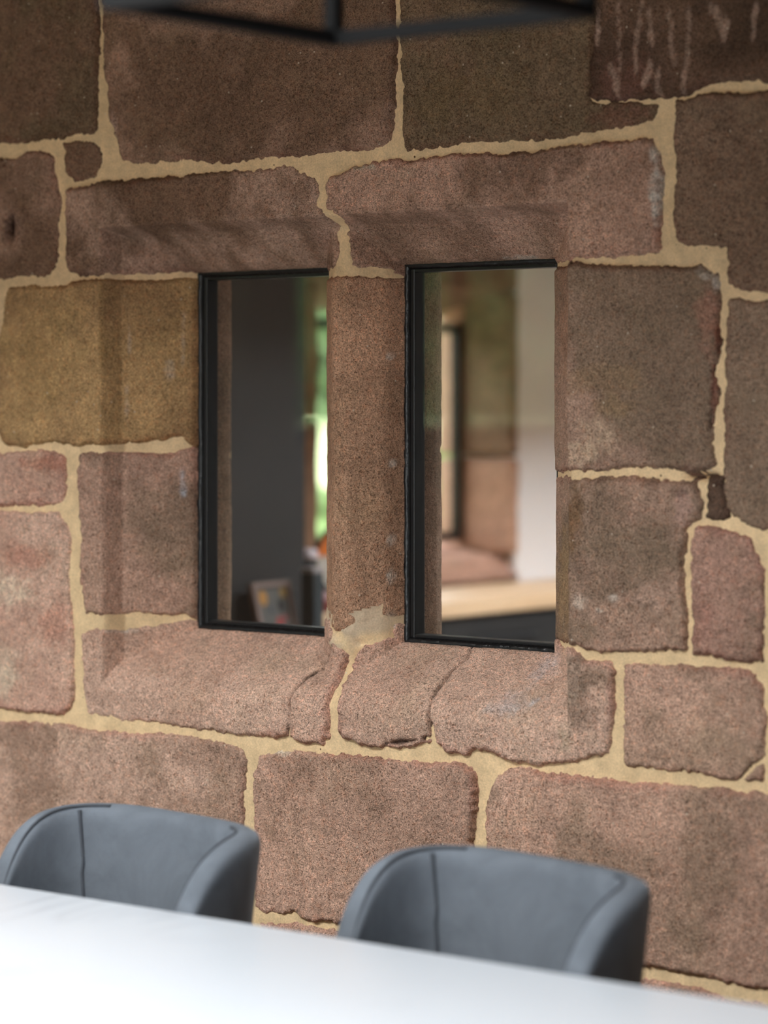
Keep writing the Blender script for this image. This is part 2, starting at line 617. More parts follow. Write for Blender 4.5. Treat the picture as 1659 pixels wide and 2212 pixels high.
# name, colour A, colour B (patina), amount of B, proud (m), outline in photograph pixels
STONES = [
 ('stone_block', BROWN, OLIVE, .6, .003, [(-170,-170),(211,-170),(212,0),(213,150),(211,284),(190,291),(145,294),(75,301),(25,306),(-170,325)]),
 ('stone_block', BROWN, PINK2, .35, .005, [(222,-170),(224,0),(226,150),(234,190),(236,250),(250,300),(262,340),(280,350),(335,350),(380,346),(500,346),(585,336),(700,327),(765,322),(825,314),(842,300),(849,225),(852,135),(854,0),(855,-170)]),
 ('stone_block', OLIVE, BROWN, .4, .004, [(868,-170),(869,0),(871,150),(874,300),(882,322),(950,315),(1030,305),(1130,302),(1220,295),(1265,287),(1370,275),(1420,260),(1428,220),(1400,219),(1290,221),(1274,212),(1282,100),(1294,0),(1296,-170)]),
 ('stone_block', DARKS, BROWN, .3, .011, [(1297,-170),(1295,0),(1283,100),(1275,205),(1290,217),(1430,213),(1480,207),(1515,190),(1530,178),(1590,172),(1640,174),(1659,185),(1830,190),(1830,-170)]),
 ('stone_block', GREY, BROWN, .4, .004, [(1462,217),(1510,207),(1570,201),(1659,197),(1830,200),(1830,635),(1659,631),(1599,628),(1584,623),(1573,607),(1571,530),(1485,532),(1466,521),(1455,490),(1457,370),(1455,280)]),
 ('lintel_stone', BROWN, PINK, .5, .004, [(147,412),(220,396),(320,387),(420,377),(525,369),(585,362),(600,357),(630,360),(655,372),(684,386),(691,406),(691,422),(686,436),(693,448),(703,461),(719,473),(729,481),(727,504),(732,534),(731,559),(724,575),(714,580),(700,605),(440,612),(425,586),(395,587),(300,590),(220,592),(165,590),(146,577),(147,480)]),
 ('lintel_stone', PINK2, BROWN, .55, .005, [(706,403),(709,414),(711,424),(705,441),(709,451),(722,457),(735,468),(744,481),(751,507),(753,533),(760,559),(765,572),(772,577),(850,576),(856,590),(880,600),(1200,590),(1208,562),(1237,556),(1310,554),(1415,543),(1425,530),(1427,480),(1432,375),(1425,325),(1412,300),(1355,303),(1245,315),(1150,330),(980,335),(895,344),(830,345),(780,356),(750,370),(715,385)]),
 ('stone_block', BROWN, OLIVE, .4, .002, [(138,312),(150,306),(205,303),(219,318),(220,350),(212,373),(195,386),(172,391),(150,385),(140,370)]),
 ('stone_block', BROWN, PINK2, .4, .004, [(-170,350),(0,342),(25,343),(55,330),(85,326),(115,335),(117,375),(125,415),(131,440),(128,500),(125,565),(110,585),(95,596),(0,600),(-170,612)]),
 ('jamb_stone', OCHRE, srgb(150, 120, 88), .5, .005, [(12,640),(23,621),(49,619),(129,622),(144,620),(155,612),(213,607),(266,609),(315,609),(361,605),(399,604),(440,602),(440,965),(418,964),(400,945),(391,941),(353,945),(315,951),(266,957),(213,957),(175,962),(152,959),(125,953),(80,955),(44,964),(8,957),(-4,920),(-4,750),(8,693)]),
 ('stone_block', OLIVE, BROWN, .5, .003, [(-170,632),(-12,622),(-8,690),(-20,760),(-20,920),(-10,955),(-170,960)]),
 ('jamb_stone', PINK2, GREY, .6, .004, [(169,985),(176,978),(266,978),(323,981),(372,982),(392,974),(400,969),(440,966),(440,1335),(430,1338),(405,1328),(399,1325),(315,1323),(266,1328),(213,1327),(186,1324),(177,1281),(173,1224),(175,1152),(171,1092),(167,1016)]),
 ('stone_block', RED, PINK, .4, .003, [(-60,985),(2,979),(23,978),(114,976),(131,980),(139,993),(142,1035),(142,1072),(133,1086),(114,1090),(23,1090),(-60,1092)]),
 ('stone_block', PINK2, RED, .4, .003, [(-170,982),(-78,984),(-76,1090),(-170,1086)]),
 ('stone_block', PINK, RED, .4, .005, [(-170,1100),(8,1107),(57,1106),(129,1109),(142,1129),(152,1160),(150,1205),(148,1243),(154,1300),(156,1340),(159,1390),(156,1465),(157,1510),(150,1530),(130,1540),(60,1537),(0,1530),(-170,1515)]),
 ('sill_stone', PINK, PINK2, .5, .005, [(174,1365),(200,1354),(250,1361),(320,1350),(400,1342),(428,1340),(440,1320),(715,1340),(722,1385),(738,1400),(752,1415),(745,1450),(725,1485),(711,1510),(712,1560),(710,1585),(700,1605),(670,1607),(645,1600),(622,1592),(550,1587),(490,1585),(440,1577),(390,1570),(310,1560),(240,1552),(190,1543),(178,1520),(175,1475),(177,1440),(173,1405)]),
 ('sill_stone', PINK, PINK2, .4, .007, [(860,1350),(1205,1380),(1212,1402),(1232,1403),(1250,1412),(1262,1427),(1322,1432),(1327,1450),(1325,1540),(1315,1627),(1295,1632),(1230,1645),(1170,1651),(1095,1637),(1055,1620),(1030,1617),(1005,1630),(965,1622),(937,1598),(905,1610),(860,1617),(780,1605),(745,1595),(732,1575),(735,1520),(745,1480),(767,1440),(775,1410),(795,1392),(850,1378)]),
 ('jamb_stone', GREY, PINK2, .45, .006, [(1190,585),(1208,577),(1244,568),(1295,574),(1338,576),(1403,576),(1461,576),(1512,572),(1533,585),(1552,598),(1556,645),(1553,700),(1559,731),(1552,800),(1552,862),(1541,920),(1537,981),(1558,1003),(1530,1016),(1497,1019),(1439,1010),(1367,1008),(1295,1019),(1240,1015),(1212,1016),(1190,1016)]),
 ('jamb_stone', GREY, PINK2, .5, .005, [(1190,1028),(1210,1029),(1244,1036),(1269,1034),(1324,1034),(1403,1035),(1457,1044),(1504,1046),(1514,1079),(1512,1115),(1494,1130),(1483,1148),(1477,1187),(1474,1224),(1475,1290),(1480,1400),(1430,1403),(1355,1406),(1280,1405),(1250,1396),(1218,1386),(1190,1380)]),
 ('stone_block', DARKS, GREY, .2, .003, [(1530,1034),(1561,1032),(1564,1079),(1571,1115),(1559,1122),(1526,1117)]),
 ('stone_block', GREY, BROWN, .4, .004, [(1573,645),(1659,648),(1830,655),(1830,1140),(1659,1140),(1631,1143),(1617,1133),(1584,1115),(1570,1097),(1562,1025),(1559,970),(1562,826),(1570,699)]),
 ('stone_block', RED, GREY, .5, .004, [(1506,1140),(1533,1139),(1577,1148),(1620,1158),(1635,1187),(1646,1224),(1651,1300),(1647,1427),(1605,1428),(1530,1415),(1500,1411),(1502,1340),(1495,1270),(1497,1187)]),
 ('stone_block', GREY, PINK2, .5, .003, [(1672,1165),(1830,1160),(1830,1425),(1680,1428),(1668,1400)]),
 ('stone_block', PINK2, GREY, .45, .004, [(1346,1434),(1370,1430),(1430,1437),(1530,1442),(1625,1452),(1645,1490),(1652,1540),(1650,1685),(1610,1690),(1580,1685),(1495,1670),(1405,1660),(1348,1652),(1344,1590),(1350,1520)]),
 ('stone_block', PINK2, GREY, .4, .003, [(1672,1452),(1830,1462),(1830,1708),(1672,1692)]),
 ('stone_block', PINK, BROWN, .4, .004, [(-170,1548),(0,1557),(70,1560),(130,1565),(200,1580),(300,1585),(400,1592),(460,1600),(500,1607),(520,1617),(530,1640),(531,1690),(528,1780),(526,1940),(500,1955),(0,1895),(-170,1878)]),
 ('stone_block', PINK2, BROWN, .3, .006, [(548,1665),(560,1635),(590,1622),(650,1622),(700,1632),(760,1632),(830,1640),(880,1647),(990,1650),(1018,1662),(1026,1682),(1025,1740),(1020,1815),(1016,2025),(1000,2038),(850,2010),(735,1995),(670,1990),(635,1972),(575,1977),(548,1962),(543,1840),(545,1700)]),
 ('stone_block', PINK2, GREY, .45, .006, [(1054,1760),(1060,1720),(1070,1685),(1100,1667),(1130,1662),(1180,1675),(1280,1682),(1330,1692),(1430,1697),(1530,1707),(1659,1715),(1830,1727),(1830,2165),(1659,2138),(1596,2130),(1509,2107),(1431,2093),(1200,2055),(1062,2035),(1050,2020)]),
]
# cracks: stone outline index -> polylines in pixels, half width, depth
CRACKS = [
 ([(718,1395),(712,1428),(700,1445),(665,1465),(645,1485),(628,1515),(630,1535),(622,1590)], .0020, .012),
 ([(1020,1402),(1012,1423),(980,1450),(950,1485),(933,1520),(932,1560),(937,1598)], .0028, .020),
 ([(837,1606),(905,1598),(936,1592)], .0018, .008),
 ([(1656,1640),(1630,1652),(1595,1688)], .0020, .010),
 ([(1546,790),(1540,850),(1534,930)], .0016, .003),
]
# stains, flaked patches and painted tones with their own outline: px, py, rx, ry, colour, strength
WHITE = srgb(214, 204, 192)
STAINS_AND_TONES = [
 (1421,330,12,32,WHITE,.9), (1422,400,14,70,WHITE,.95), (1421,455,11,28,WHITE,.8),
 (1530,588,22,14,WHITE,.8), (1552,612,9,18,WHITE,.8),
 (1290,945,42,45,srgb(205,178,152),.8), (1250,985,20,30,srgb(205,178,152),.8),
 (1262,1300,22,16,srgb(214,194,176),.8), (1330,1290,14,8,WHITE,.7), (1300,1318,12,7,WHITE,.7), (1420,1290,50,40,srgb(190,158,140),.5),
 (1480,1090,22,40,srgb(196,160,145),.7),
 (25,1275,46,48,srgb(238,214,188),.95), (20,1440,32,55,srgb(232,206,182),.85), (5,1465,28,44,srgb(232,206,182),.85),
 (370,800,14,20,WHITE,.45), (402,740,6,60,WHITE,.45), (400,1045,9,30,srgb(200,205,215),.75),
 (280,880,5,45,WHITE,.35), (285,730,4,50,WHITE,.3),  # thin pale streaks along the ridge of the left jamb
 (270,1362,45,7,srgb(190,182,170),.7), (600,1624,55,7,srgb(225,212,190),.8),
 (1190,1440,28,35,srgb(205,192,190),.55), (1120,1520,60,22,srgb(205,195,195),.4), (1080,1530,40,14,srgb(208,198,196),.45), (1160,1515,12,12,srgb(212,212,220),.6),
 (1232,1480,14,60,srgb(205,185,165),.5), (1225,1590,18,40,srgb(196,176,150),.5),
 (1150,1380,70,5,srgb(208,200,190),.6), (1130,557,55,5,srgb(200,196,186),.6),
 (790,362,26,7,srgb(190,188,170),.7), (710,520,16,45,srgb(186,150,132),.6),
 (849,1165,6,14,WHITE,.9), (849,1248,6,18,WHITE,.9), (847,770,5,8,WHITE,.9), (852,1000,5,10,WHITE,.7),
 (848,1340,14,20,srgb(190,182,168),.9), (248,270,10,30,srgb(190,160,145),.6),
 (1530,690,30,60,srgb(172,126,108),.6), (1556,730,8,30,srgb(120,76,62),.8), (1546,880,10,80,srgb(140,88,74),.6),
 (1360,180,70,60,srgb(128,92,80),.5), (1330,255,60,25,srgb(132,92,78),.5),
 (100,1000,60,20,srgb(188,122,100),.5), (60,1200,60,30,srgb(180,112,92),.4), (120,1350,40,50,srgb(176,112,92),.4),
 (1280,1250,60,60,srgb(168,134,118),.3), (1520,1330,30,60,srgb(172,120,106),.35),
 (960,200,60,80,srgb(124,104,76),.5), (1050,210,80,60,srgb(126,106,76),.4),
 (225,700,8,120,srgb(176,146,98),.35), (90,780,70,120,srgb(176,144,98),.4),
 (22,492,15,42,srgb(58,40,34),.95),  # dark colour painted into the hole, standing in for its shade
 (1250,1500,30,80,srgb(110,92,76),.55), (1290,1460,40,30,srgb(116,96,80),.5),  # darker tone on the flat right end of the sill
 (1236,1120,9,70,srgb(120,88,52),.6), (1226,1260,16,120,srgb(182,150,108),.5), (1228,700,14,120,srgb(178,138,112),.5),  # strips of other tone down the right jamb's chamfer
 (1300,820,80,30,srgb(160,130,98),.35), (1330,880,60,20,srgb(168,138,102),.35),
 (1320,1090,70,40,srgb(112,94,78),.4), (1470,1060,30,14,srgb(104,84,74),.6),
]
# pale lime runs on the dark stone at the top right
for (x0, y0, x1, y1) in [(1345,20,1348,175),(1395,10,1380,150),(1412,30,1413,90),(1455,40,1462,130),(1497,35,1488,190),(1545,20,1570,60),(1640,20,1632,80),(1575,50,1572,80),(1330,150,1340,200),(1300,30,1296,90),(1415,140,1400,180),(1430,150,1432,200)]:
    for k in range(7):
        q = k / 6.0
        STAINS_AND_TONES.append((x0 + (x1 - x0) * q + random.uniform(-4, 4), y0 + (y1 - y0) * q, 6, 15, srgb(176, 148, 132), .55))
STAIN_TONE_W = []
for (px, py, rx, ry, col, st) in STAINS_AND_TONES:
    cx, cz = hit(px, py)
    ex, _ = hit(px + rx, py)
    fx, _ = hit(px - rx, py)
    STAIN_TONE_W.append((cx, cz, max(abs(ex - fx) / 2, 0.003), ry / F_PX * 4.7, np.array(col), st))
CRACK_W = [(trace(l), hw, dp) for (l, hw, dp) in CRACKS]
PITS = [(hit(22, 492), .010, .030, .022)]

wall = bpy.data.objects.new('wall_back', None)
C.objects.link(wall)
tag(wall, 'old sandstone block wall with sand-coloured mortar joints around a mullioned window', 'wall', kind='structure')

X = lines(-1.22, 0.97, 0.0026, FINE_X)
Z = lines(0.13, 2.43, 0.0026, FINE_Z)
XC = lines(-1.22, 0.97, 0.004, FINE_X)
ZC = lines(0.13, 2.43, 0.004, FINE_Z)


def stone_surface(x, z, sd, seed, ca, cb, amt, proud, detail=True):
    b = base(x, z)
    sd = sd + .0022 + fbm(x, z, 55, 3, seed + 3) * .0022 + fbm(x, z, 130, 2, seed + 4) * .0026 + fbm(x, z, 14, 2, seed + 9) * .0016
    hgt = proud + fbm(x, z, 5, 4, seed + 1) * .0040 * (1 - .6 * sstep(.0, .03, b)) + fbm(x, z, 38, 3, seed + 5) * .0013
    tilt = (((seed * 37) % 11) - 5) * .0006
    hgt = hgt + tilt * (x - x.mean()) * 6
    r = .007 + .004 * ((seed * 13) % 5) / 5
    e = np.clip(1 - sd / r, 0, 4)
    hgt = hgt - np.where(sd < r, (proud + .005) * np.minimum(e, 1) ** 2.2, 0) - np.where(sd < 0, np.minimum(-sd * 2.2, .03), 0)
    col = np.array(ca)[None, None, :] + (np.array(cb) - np.array(ca))[None, None, :] * (amt * sstep(-.25, .45, fbm(x, z, 6, 5, seed + 21, .6)) * 1.4).clip(0, 1)[..., None]
    col = col * (1 + .16 * fbm(x, z, 3.0, 3, seed + 31))[..., None]
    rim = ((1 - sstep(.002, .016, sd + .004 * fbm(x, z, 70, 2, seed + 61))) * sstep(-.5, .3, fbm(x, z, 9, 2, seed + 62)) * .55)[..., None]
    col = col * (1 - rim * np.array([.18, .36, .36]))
    if detail:
        for (line, hw, dp) in CRACK_W:
            lx = line[:, 0]
            lz = line[:, 1]
            if lx.max() < x.min() or lx.min() > x.max() or lz.max() < z.min() or lz.min() > z.max():
                continue
            d = linedist(line, x, z) + fbm(x, z, 60, 3, seed + 40) * .003
            hgt = hgt - dp * np.clip(1 - d / (hw * 1.6), 0, 1) ** .7 - .004 * np.exp(-(d / .012) ** 2)
            k = np.clip(1 - d / (hw * 2), 0, 1)[..., None] * .8
            col = col * (1 - k) + np.array(srgb(40, 28, 24)) * k
        for ((cx, cz), rx, rz, dp) in PITS:
            q = ((x - cx) / rx) ** 2 + ((z - cz) / rz) ** 2
            hgt = hgt - dp * np.exp(-q * 1.2)
        for (cx, cz, rx, rz, c, st) in STAIN_TONE_W:
            if cx + 2 * rx < x.min() or cx - 2 * rx > x.max() or cz + 2 * rz < z.min() or cz - 2 * rz > z.max():
                continue
            q = np.sqrt(((x - cx) / rx) ** 2 + ((z - cz) / rz) ** 2)
            k = sstep(1.25, .35, q + .55 * fbm(x, z, 45, 4, 77, .7)) * st
            if c.mean() > .45:
                k = k * (.5 + .5 * sstep(-.25, .25, fbm(x, z, 110, 2, 88)))
            col = col * (1 - k[..., None]) + c * k[..., None]
    return b - hgt, sd, col, b


cover = np.full((len(ZC), len(XC)), -1.0)
xc2, zc2 = np.meshgrid(XC, ZC)


def make_stone(name, poly, ca, cb, amt, proud, seed):
    lo = poly.min(0) - .016
    hi = poly.max(0) + .016
    xs = X[(X >= lo[0]) & (X <= hi[0])]
    zs = Z[(Z >= lo[1]) & (Z <= hi[1])]
    x, z = np.meshgrid(xs, zs)
    sd = sdist(poly, x, z)
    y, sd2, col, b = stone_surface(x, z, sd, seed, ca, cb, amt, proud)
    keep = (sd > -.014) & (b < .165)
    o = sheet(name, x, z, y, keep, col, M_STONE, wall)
    ix = np.nonzero((XC >= lo[0]) & (XC <= hi[0]))[0]
    iz = np.nonzero((ZC >= lo[1]) & (ZC <= hi[1]))[0]
    sub = cover[iz[0]:iz[-1] + 1, ix[0]:ix[-1] + 1]
    np.maximum(sub, sdist(poly, xc2[iz[0]:iz[-1] + 1, ix[0]:ix[-1] + 1], zc2[iz[0]:iz[-1] + 1, ix[0]:ix[-1] + 1]), out=sub)
    return o


for i, (nm, ca, cb, amt, proud, pts) in enumerate(STONES):
    make_stone(nm, trace(pts), ca, cb, amt, proud, i + 1)
# the mullion: one upright between the two lights, its foot and head bedded in mortar
zt = hit(785, 597)[1]
zb = hit(790, 1362)[1]
mul_poly = np.array([(XM - .1, zt - .002), (XM - .05, zt), (XM + .04, zt - .001), (XM + .1, zt - .004), (XM + .1, zb + .030), (XM + .07, zb + .022), (XM + .045, zb + .014), (XM, zb - .002), (XM - .04, zb + .006), (XM - .07, zb + .012), (XM - .1, zb + .012)])
mull = make_stone('mullion', mul_poly, srgb(194, 154, 126), srgb(164, 130, 106), .4, .003, 60)

# courses of the same masonry outside the traced part of the wall (coarser, only seen from elsewhere)
rng = random.Random(11)
XLO, XHI, ZLO, ZHI = float(X[0]) + .03, float(X[-1]) - .03, float(Z[0]) + .03, float(Z[-1]) - .03


def coarse_stone(x0, x1, z0, z1, seed):
    ca, cb = rng.choice([(PINK2, BROWN), (BROWN, OLIVE), (GREY, PINK2), (PINK, RED)])
    poly = np.array([(x0, z0), (x1, z0), (x1, z1), (x0, z1)])
    xs = np.arange(x0 - .012, x1 + .012, .012)
    zs = np.arange(z0 - .012, z1 + .012, .012)
    x, z = np.meshgrid(xs, zs)
    sd = sdist(poly, x, z) - .004
    y, sd2, col, b = stone_surface(x, z, sd, seed, ca, cb, .5, rng.uniform(.003, .007), False)
    sheet('stone_block', x, z, y, sd > -.02, col, M_STONE, wall)


sd_ = 100
zz = 0.0
rows = []
while zz < RZ - .05:
    hh = rng.choice([.24, .30, .36, .42])
    if zz < .42 < zz + hh:
        hh = .42 - zz
    rows.append((zz, min(zz + hh, RZ)))
    zz += hh
for side in (0, 1):
    xa, xb = ((RX0, -.96 - .24), (.94, RX1))[side]
    for (za, zb_) in rows:
        xx = xa
        while xx < xb - .02:
            ww = rng.uniform(.35, .75)
            if xb - xx - ww < .25:
                ww = xb - xx
            sd_ += 1
            coarse_stone(xx + .009, xx + ww - .009, za + .009, zb_ - .009, sd_)
            xx += ww
# below and above the traced field
for (za, zb_) in ((.0, .21), (2.415, RZ)):
    xx = -1.2
    while xx < .92:
        ww = rng.uniform(.4, .7)
        if .94 - xx - ww < .25:
            ww = .94 - xx
        sd_ += 1
        coarse_stone(xx + .009, xx + ww - .009, za + .004, zb_ - .009, sd_)
        xx += ww
LOWER = [
 [(-170,1900),(0,1918),(250,1950),(500,1978),(540,1990),(545,2060),(530,2330),(-170,2250)],
 [(562,1995),(640,1994),(735,2016),(850,2032),(900,2042),(905,2400),(556,2330)],
 [(925,2048),(1000,2062),(1062,2062),(1200,2082),(1420,2118),(1509,2135),(1596,2158),(1659,2166),(1700,2180),(1700,2520),(930,2400)],
 [(1720,2186),(1830,2196),(1830,2540),(1720,2520)],
]
for i, pts in enumerate(LOWER):
    make_stone('stone_block', trace(pts), PINK2, GREY, .4, .004, 70 + i)

# mortar: the bed of the wall face, following the moulding
b_ = base(xc2, zc2)
mh = -.0032 + fbm(xc2, zc2, 16, 4, 501) * .0024
foot = np.exp(-(((xc2 - XM) / .10) ** 4)) * (sstep(hit(790, 1420)[1], hit(790, 1392)[1], zc2) * (zc2 < zb + .05))
mh = mh + foot * (.008 + .006 * fbm(xc2, zc2, 45, 3, 540))
mcol = np.empty(xc2.shape + (3,))
mcol[:] = np.array(srgb(232, 203, 160))
mcol *= (1 + .07 * fbm(xc2, zc2, 4, 4, 520))[..., None]
fk = (foot * sstep(-.6, .2, fbm(xc2, zc2, 30, 3, 530)))[..., None] * .8
mcol = mcol * (1 - fk) + np.array(srgb(196, 178, 156)) * fk
# a dark shrinkage gap beside the stone at the right
gx, gz = hit(1515, 1030)
gq = np.exp(-(((xc2 - gx) / .03) ** 4 + ((zc2 - gz) / .006) ** 4))
mh = mh - gq * .02
keep = (cover < .026) & (b_ < .146)
mort = sheet('mortar_bed', xc2, zc2, b_ - mh, keep, mcol, M_MORTAR, wall)
# mortar behind the outer courses
core = MB()
core.box((RX0, .004, 0), (float(XC[0]) + .004, WB, RZ)).box((float(XC[-1]) - .004, .004, 0), (RX1, WB, RZ))
core.box((float(XC[0]), .006, 0), (float(XC[-1]), WB, float(ZC[0]) + .004)).box((float(XC[0]), .006, float(ZC[-1]) - .004), (float(XC[-1]), WB, RZ))
core.box((float(XC[0]), .05, float(ZC[0])), (GX0 - .002, WB, float(ZC[-1]))).box((GX1 + .002, .05, float(ZC[0])), (float(XC[-1]), WB, float(ZC[-1])))
core.box((GX0 - .002, .05, float(ZC[0])), (GX1 + .002, WB, GZ0 - .002)).box((GX0 - .002, .05, GZ1 + .002), (GX1 + .002, WB, float(ZC[-1])))
co_ = core.build('wall_core', M_MORTAR, wall)
A = co_.data.attributes.new('tint', 'FLOAT_COLOR', 'POINT')
A.data.foreach_set('color', np.tile(np.array([*srgb(232, 203, 160), 1.0], np.float32), len(co_.data.vertices)))
# the same moulding on the inner face of the wall (seen through the glass)
xs = lines(GX0 - .01, GX1 + .01, .006, FINE_X)
zs = lines(GZ0 - .01, GZ1 + .01, .006, FINE_Z)
x, z = np.meshgrid(xs, zs)
y, sd2, col, bb = stone_surface(x, z, np.full(x.shape, .1), 90, GREY, PINK2, .4, .002, False)
yb = WB - bb + (bb - y)
half = .5 * (ZL0 + ZL1)
jj = np.exp(-((z - 1.38 + .01 * np.sin(x * 30)) / .006) ** 2) * .006
sheet('inner_surround_stone', x, z, yb - jj, bb < .205, col, M_STONE, wall)

# ------------------------------------------------------------------ window frames and panes in the stone wall
FY = .1385


def wobble_strip(mb, p0, p1, nrm, wdt, depth, seed):
    """irregular bead of sealant from p0 to p1 in the plane of the frame; nrm points to the stone"""
    n = 42
    rr = random.Random(seed)
    p0 = Vector(p0)
    p1 = Vector(p1)
    nr = Vector(nrm)
    st = len(mb.v)
    ww = [wdt * (0.8 + .5 * rr.random()) for _ in range(n + 1)]
    for k in range(1, n):
        ww[k] = (ww[k - 1] + ww[k] + ww[k + 1]) / 3
    for i in range(n + 1):
        p = p0.lerp(p1, i / n)
        for (a, d) in ((-.003, -.001), (.25, -depth), (.7, -depth * (.6 + .5 * rr.random())), (1.0, -.001), (1.0, .008), (-.003, .008)):
            q = p + nr * (a if a < 0 else ww[i] * a)
            mb.v.append((q.x, q.y + d, q.z))
    for i in range(n):
        for k in range(6):
            a = st + i * 6 + k
            b = st + i * 6 + (k + 1) % 6
            mb.f.append((a, b, b + 6, a + 6))


def stone_window(idx, xa, xb, label):
    e = empty('window_%d' % idx, ((xa + xb) / 2, FY, ZL0))
    tag(e, label, 'window', kind='structure')
    off = Vector(e.location)
    fw_ = .017
    g = .004

    def mk(name, a, b, mat, bev=0.0):
        m = MB().box(Vector(a) - off, Vector(b) - off)
        return m.build(name, mat, e, bevel=bev)
    mk('frame_stile', (xa - g, FY, ZL0 - g), (xa + fw_, FY + .030, ZL1 + g), M_FRAME, .0015)
    mk('frame_stile', (xb - fw_, FY, ZL0 - g), (xb + g, FY + .030, ZL1 + g), M_FRAME, .0015)
    mk('frame_rail', (xa + fw_, FY + .0005, ZL0 - g), (xb - fw_, FY + .030, ZL0 + .013), M_FRAME, .0015)
    mk('frame_rail', (xa + fw_, FY + .0005, ZL1 - .013), (xb - fw_, FY + .030, ZL1 + g), M_FRAME, .0015)
    mk('glass_pane', (xa + fw_ - .003, FY + .013, ZL0 + .010), (xb - fw_ + .003, FY + .018, ZL1 - .010), M_GLASS)
    z0, z1 = ZL0, ZL1
    for k, (p0, p1, nr) in enumerate((((xa + .006, FY, z0), (xa + .006, FY, z1), (-1, 0, 0)), ((xb - .006, FY, z0), (xb - .006, FY, z1), (1, 0, 0)),
                                      ((xa, FY, z0 + .005), (xb, FY, z0 + .005), (0, 0, -1)), ((xa, FY, z1 - .005), (xb, FY, z1 - .005), (0, 0, 1)))):
        mb = MB()
        wobble_strip(mb, p0, p1, nr, .012, .006, idx * 10 + k)
        mb.v = [tuple(Vector(v) - off) for v in mb.v]
        mb.build('sealant_bead', M_SEAL, e, smooth=True)
    return e


stone_window(1, XL0, XL1 + .010, 'left light of the stone window, black frame, dark panel visible through glass')
stone_window(2, XR0, XR1 + .014, 'right light of the stone window, black frame, white wall visible through glass')


# ------------------------------------------------------------------ room shell
def struct(name, mb, mat, label, cat):
    o = mb.build(name, mat)
    tag(o, label, cat, kind='structure')
    return o


struct('floor', MB().box((RX0 - .35, RY0 - .3, -.12), (RX1 + .3, FY1 + .3, 0)), M_FLOOR, 'grey stone floor under the dining table', 'floor')
c = MB()
x0, x1, y0, y1 = SKY
for (a, b) in (((RX0 - .35, RY0 - .3), (x0, .2)), ((x1, RY0 - .3), (RX1 + .3, .2)), ((x0, RY0 - .3), (x1, y0)), ((x0, y1), (x1, .2))):
    c.box((a[0], a[1], RZ), (b[0], b[1], RZ + .75))
struct('ceiling', c, M_CEIL, 'brown timber ceiling above the dining table', 'ceiling')
c = MB()
x0, x1, y0, y1 = FSKY
for (a, b) in (((FX0, WB), (x0, FY1)), ((x1, WB), (FX1, FY1)), ((x0, WB), (x1, y0)), ((x0, y1), (x1, FY1))):
    c.box((a[0], a[1], RZI), (b[0], b[1], RZI + .75))
struct('ceiling_inner_room', c, M_CEIL, 'brown timber ceiling of the room behind the stone window', 'ceiling')
c = MB()
ys = [RY0 - .3, WL[1][0], WL[1][1], WL[0][0], WL[0][1], .33]
c.box((RX0 - .35, ys[0], 0), (RX0, ys[1], RZ)).box((RX0 - .35, ys[2], 0), (RX0, ys[3], RZ)).box((RX0 - .35, ys[4], 0), (RX0, ys[5], RZ))
for (a, b, z0, z1) in WL:
    c.box((RX0 - .35, a, 0), (RX0, b, z0)).box((RX0 - .35, a, z1), (RX0, b, RZ))
struct('wall_left', c, M_ROUGH, 'brown limewashed wall with garden windows, left of the dining room', 'wall')
struct('wall_right', MB().box((RX1, RY0 - .3, 0), (RX1 + .3, .33, RZ)), M_PLASTER, 'white plaster wall on the right of the dining room', 'wall')
c = MB().box((RX0, RY0 - .3, 0), (DOOR[0], RY0, RZ)).box((DOOR[1], RY0 - .3, 0), (RX1, RY0, RZ)).box((DOOR[0], RY0 - .3, DOOR[3]), (DOOR[1], RY0, RZ))
struct('wall_rear', c, M_ROUGH, 'brown limewashed wall with garden doors behind the camera', 'wall')


def glazing(name, axis, pos, a, b, z0, z1, label, mull=1, cat='window'):
    e = empty(name, (0, 0, 0))
    tag(e, label, cat, kind='structure')

    def bx(u0, u1, w0, w1, d, nm, mat):
        if axis == 'x':
            MB().box((pos - d, u0, w0), (pos + d, u1, w1)).build(nm, mat, e)
        elif axis == 'y':
            MB().box((u0, pos - d, w0), (u1, pos + d, w1)).build(nm, mat, e)
        else:
            MB().box((u0, w0, pos - d), (u1, w1, pos + d)).build(nm, mat, e)
    t = .05
    bx(a, a + t, z0, z1, .03, 'frame_stile', M_FRAME)
    bx(b - t, b, z0, z1, .03, 'frame_stile', M_FRAME)
    bx(a + t, b - t, z0, z0 + t, .03, 'frame_rail', M_FRAME)
    bx(a + t, b - t, z1 - t, z1, .03, 'frame_rail', M_FRAME)
    st = (b - a - 2 * t) / (mull + 1)
    for k in range(mull + 1):
        u0 = a + t + k * st
        if k:
            bx(u0 - .022, u0 + .022, z0 + t, z1 - t, .028, 'glazing_bar', M_FRAME)
        bx(u0 + (.022 if k else 0), u0 + st - (.022 if k < mull else 0), z0 + t, z1 - t, .003, 'glass_pane', M_GLASS)
    return e


glazing('window_3', 'x', RX0 - .2, WL[0][0], WL[0][1], WL[0][2], WL[0][3], 'small garden window in the left wall, nearest the stone wall', 0)
glazing('window_4', 'x', RX0 - .2, WL[1][0], WL[1][1], WL[1][2], WL[1][3], 'wide garden window in the left wall', 1)
glazing('window_8', 'z', RZI + .65, FSKY[0], FSKY[1], FSKY[2], FSKY[3], 'added rooflight in the unseen ceiling of the inner room', 1)
glazing('window_5', 'z', RZ + .65, SKY[0], SKY[1], SKY[2], SKY[3], 'rooflight in the ceiling of the dining room', 2)
glazing('door_1', 'y', RY0 - .15, DOOR[0], DOOR[1], DOOR[2], DOOR[3], 'black framed glass garden doors behind the camera', 3, 'door')

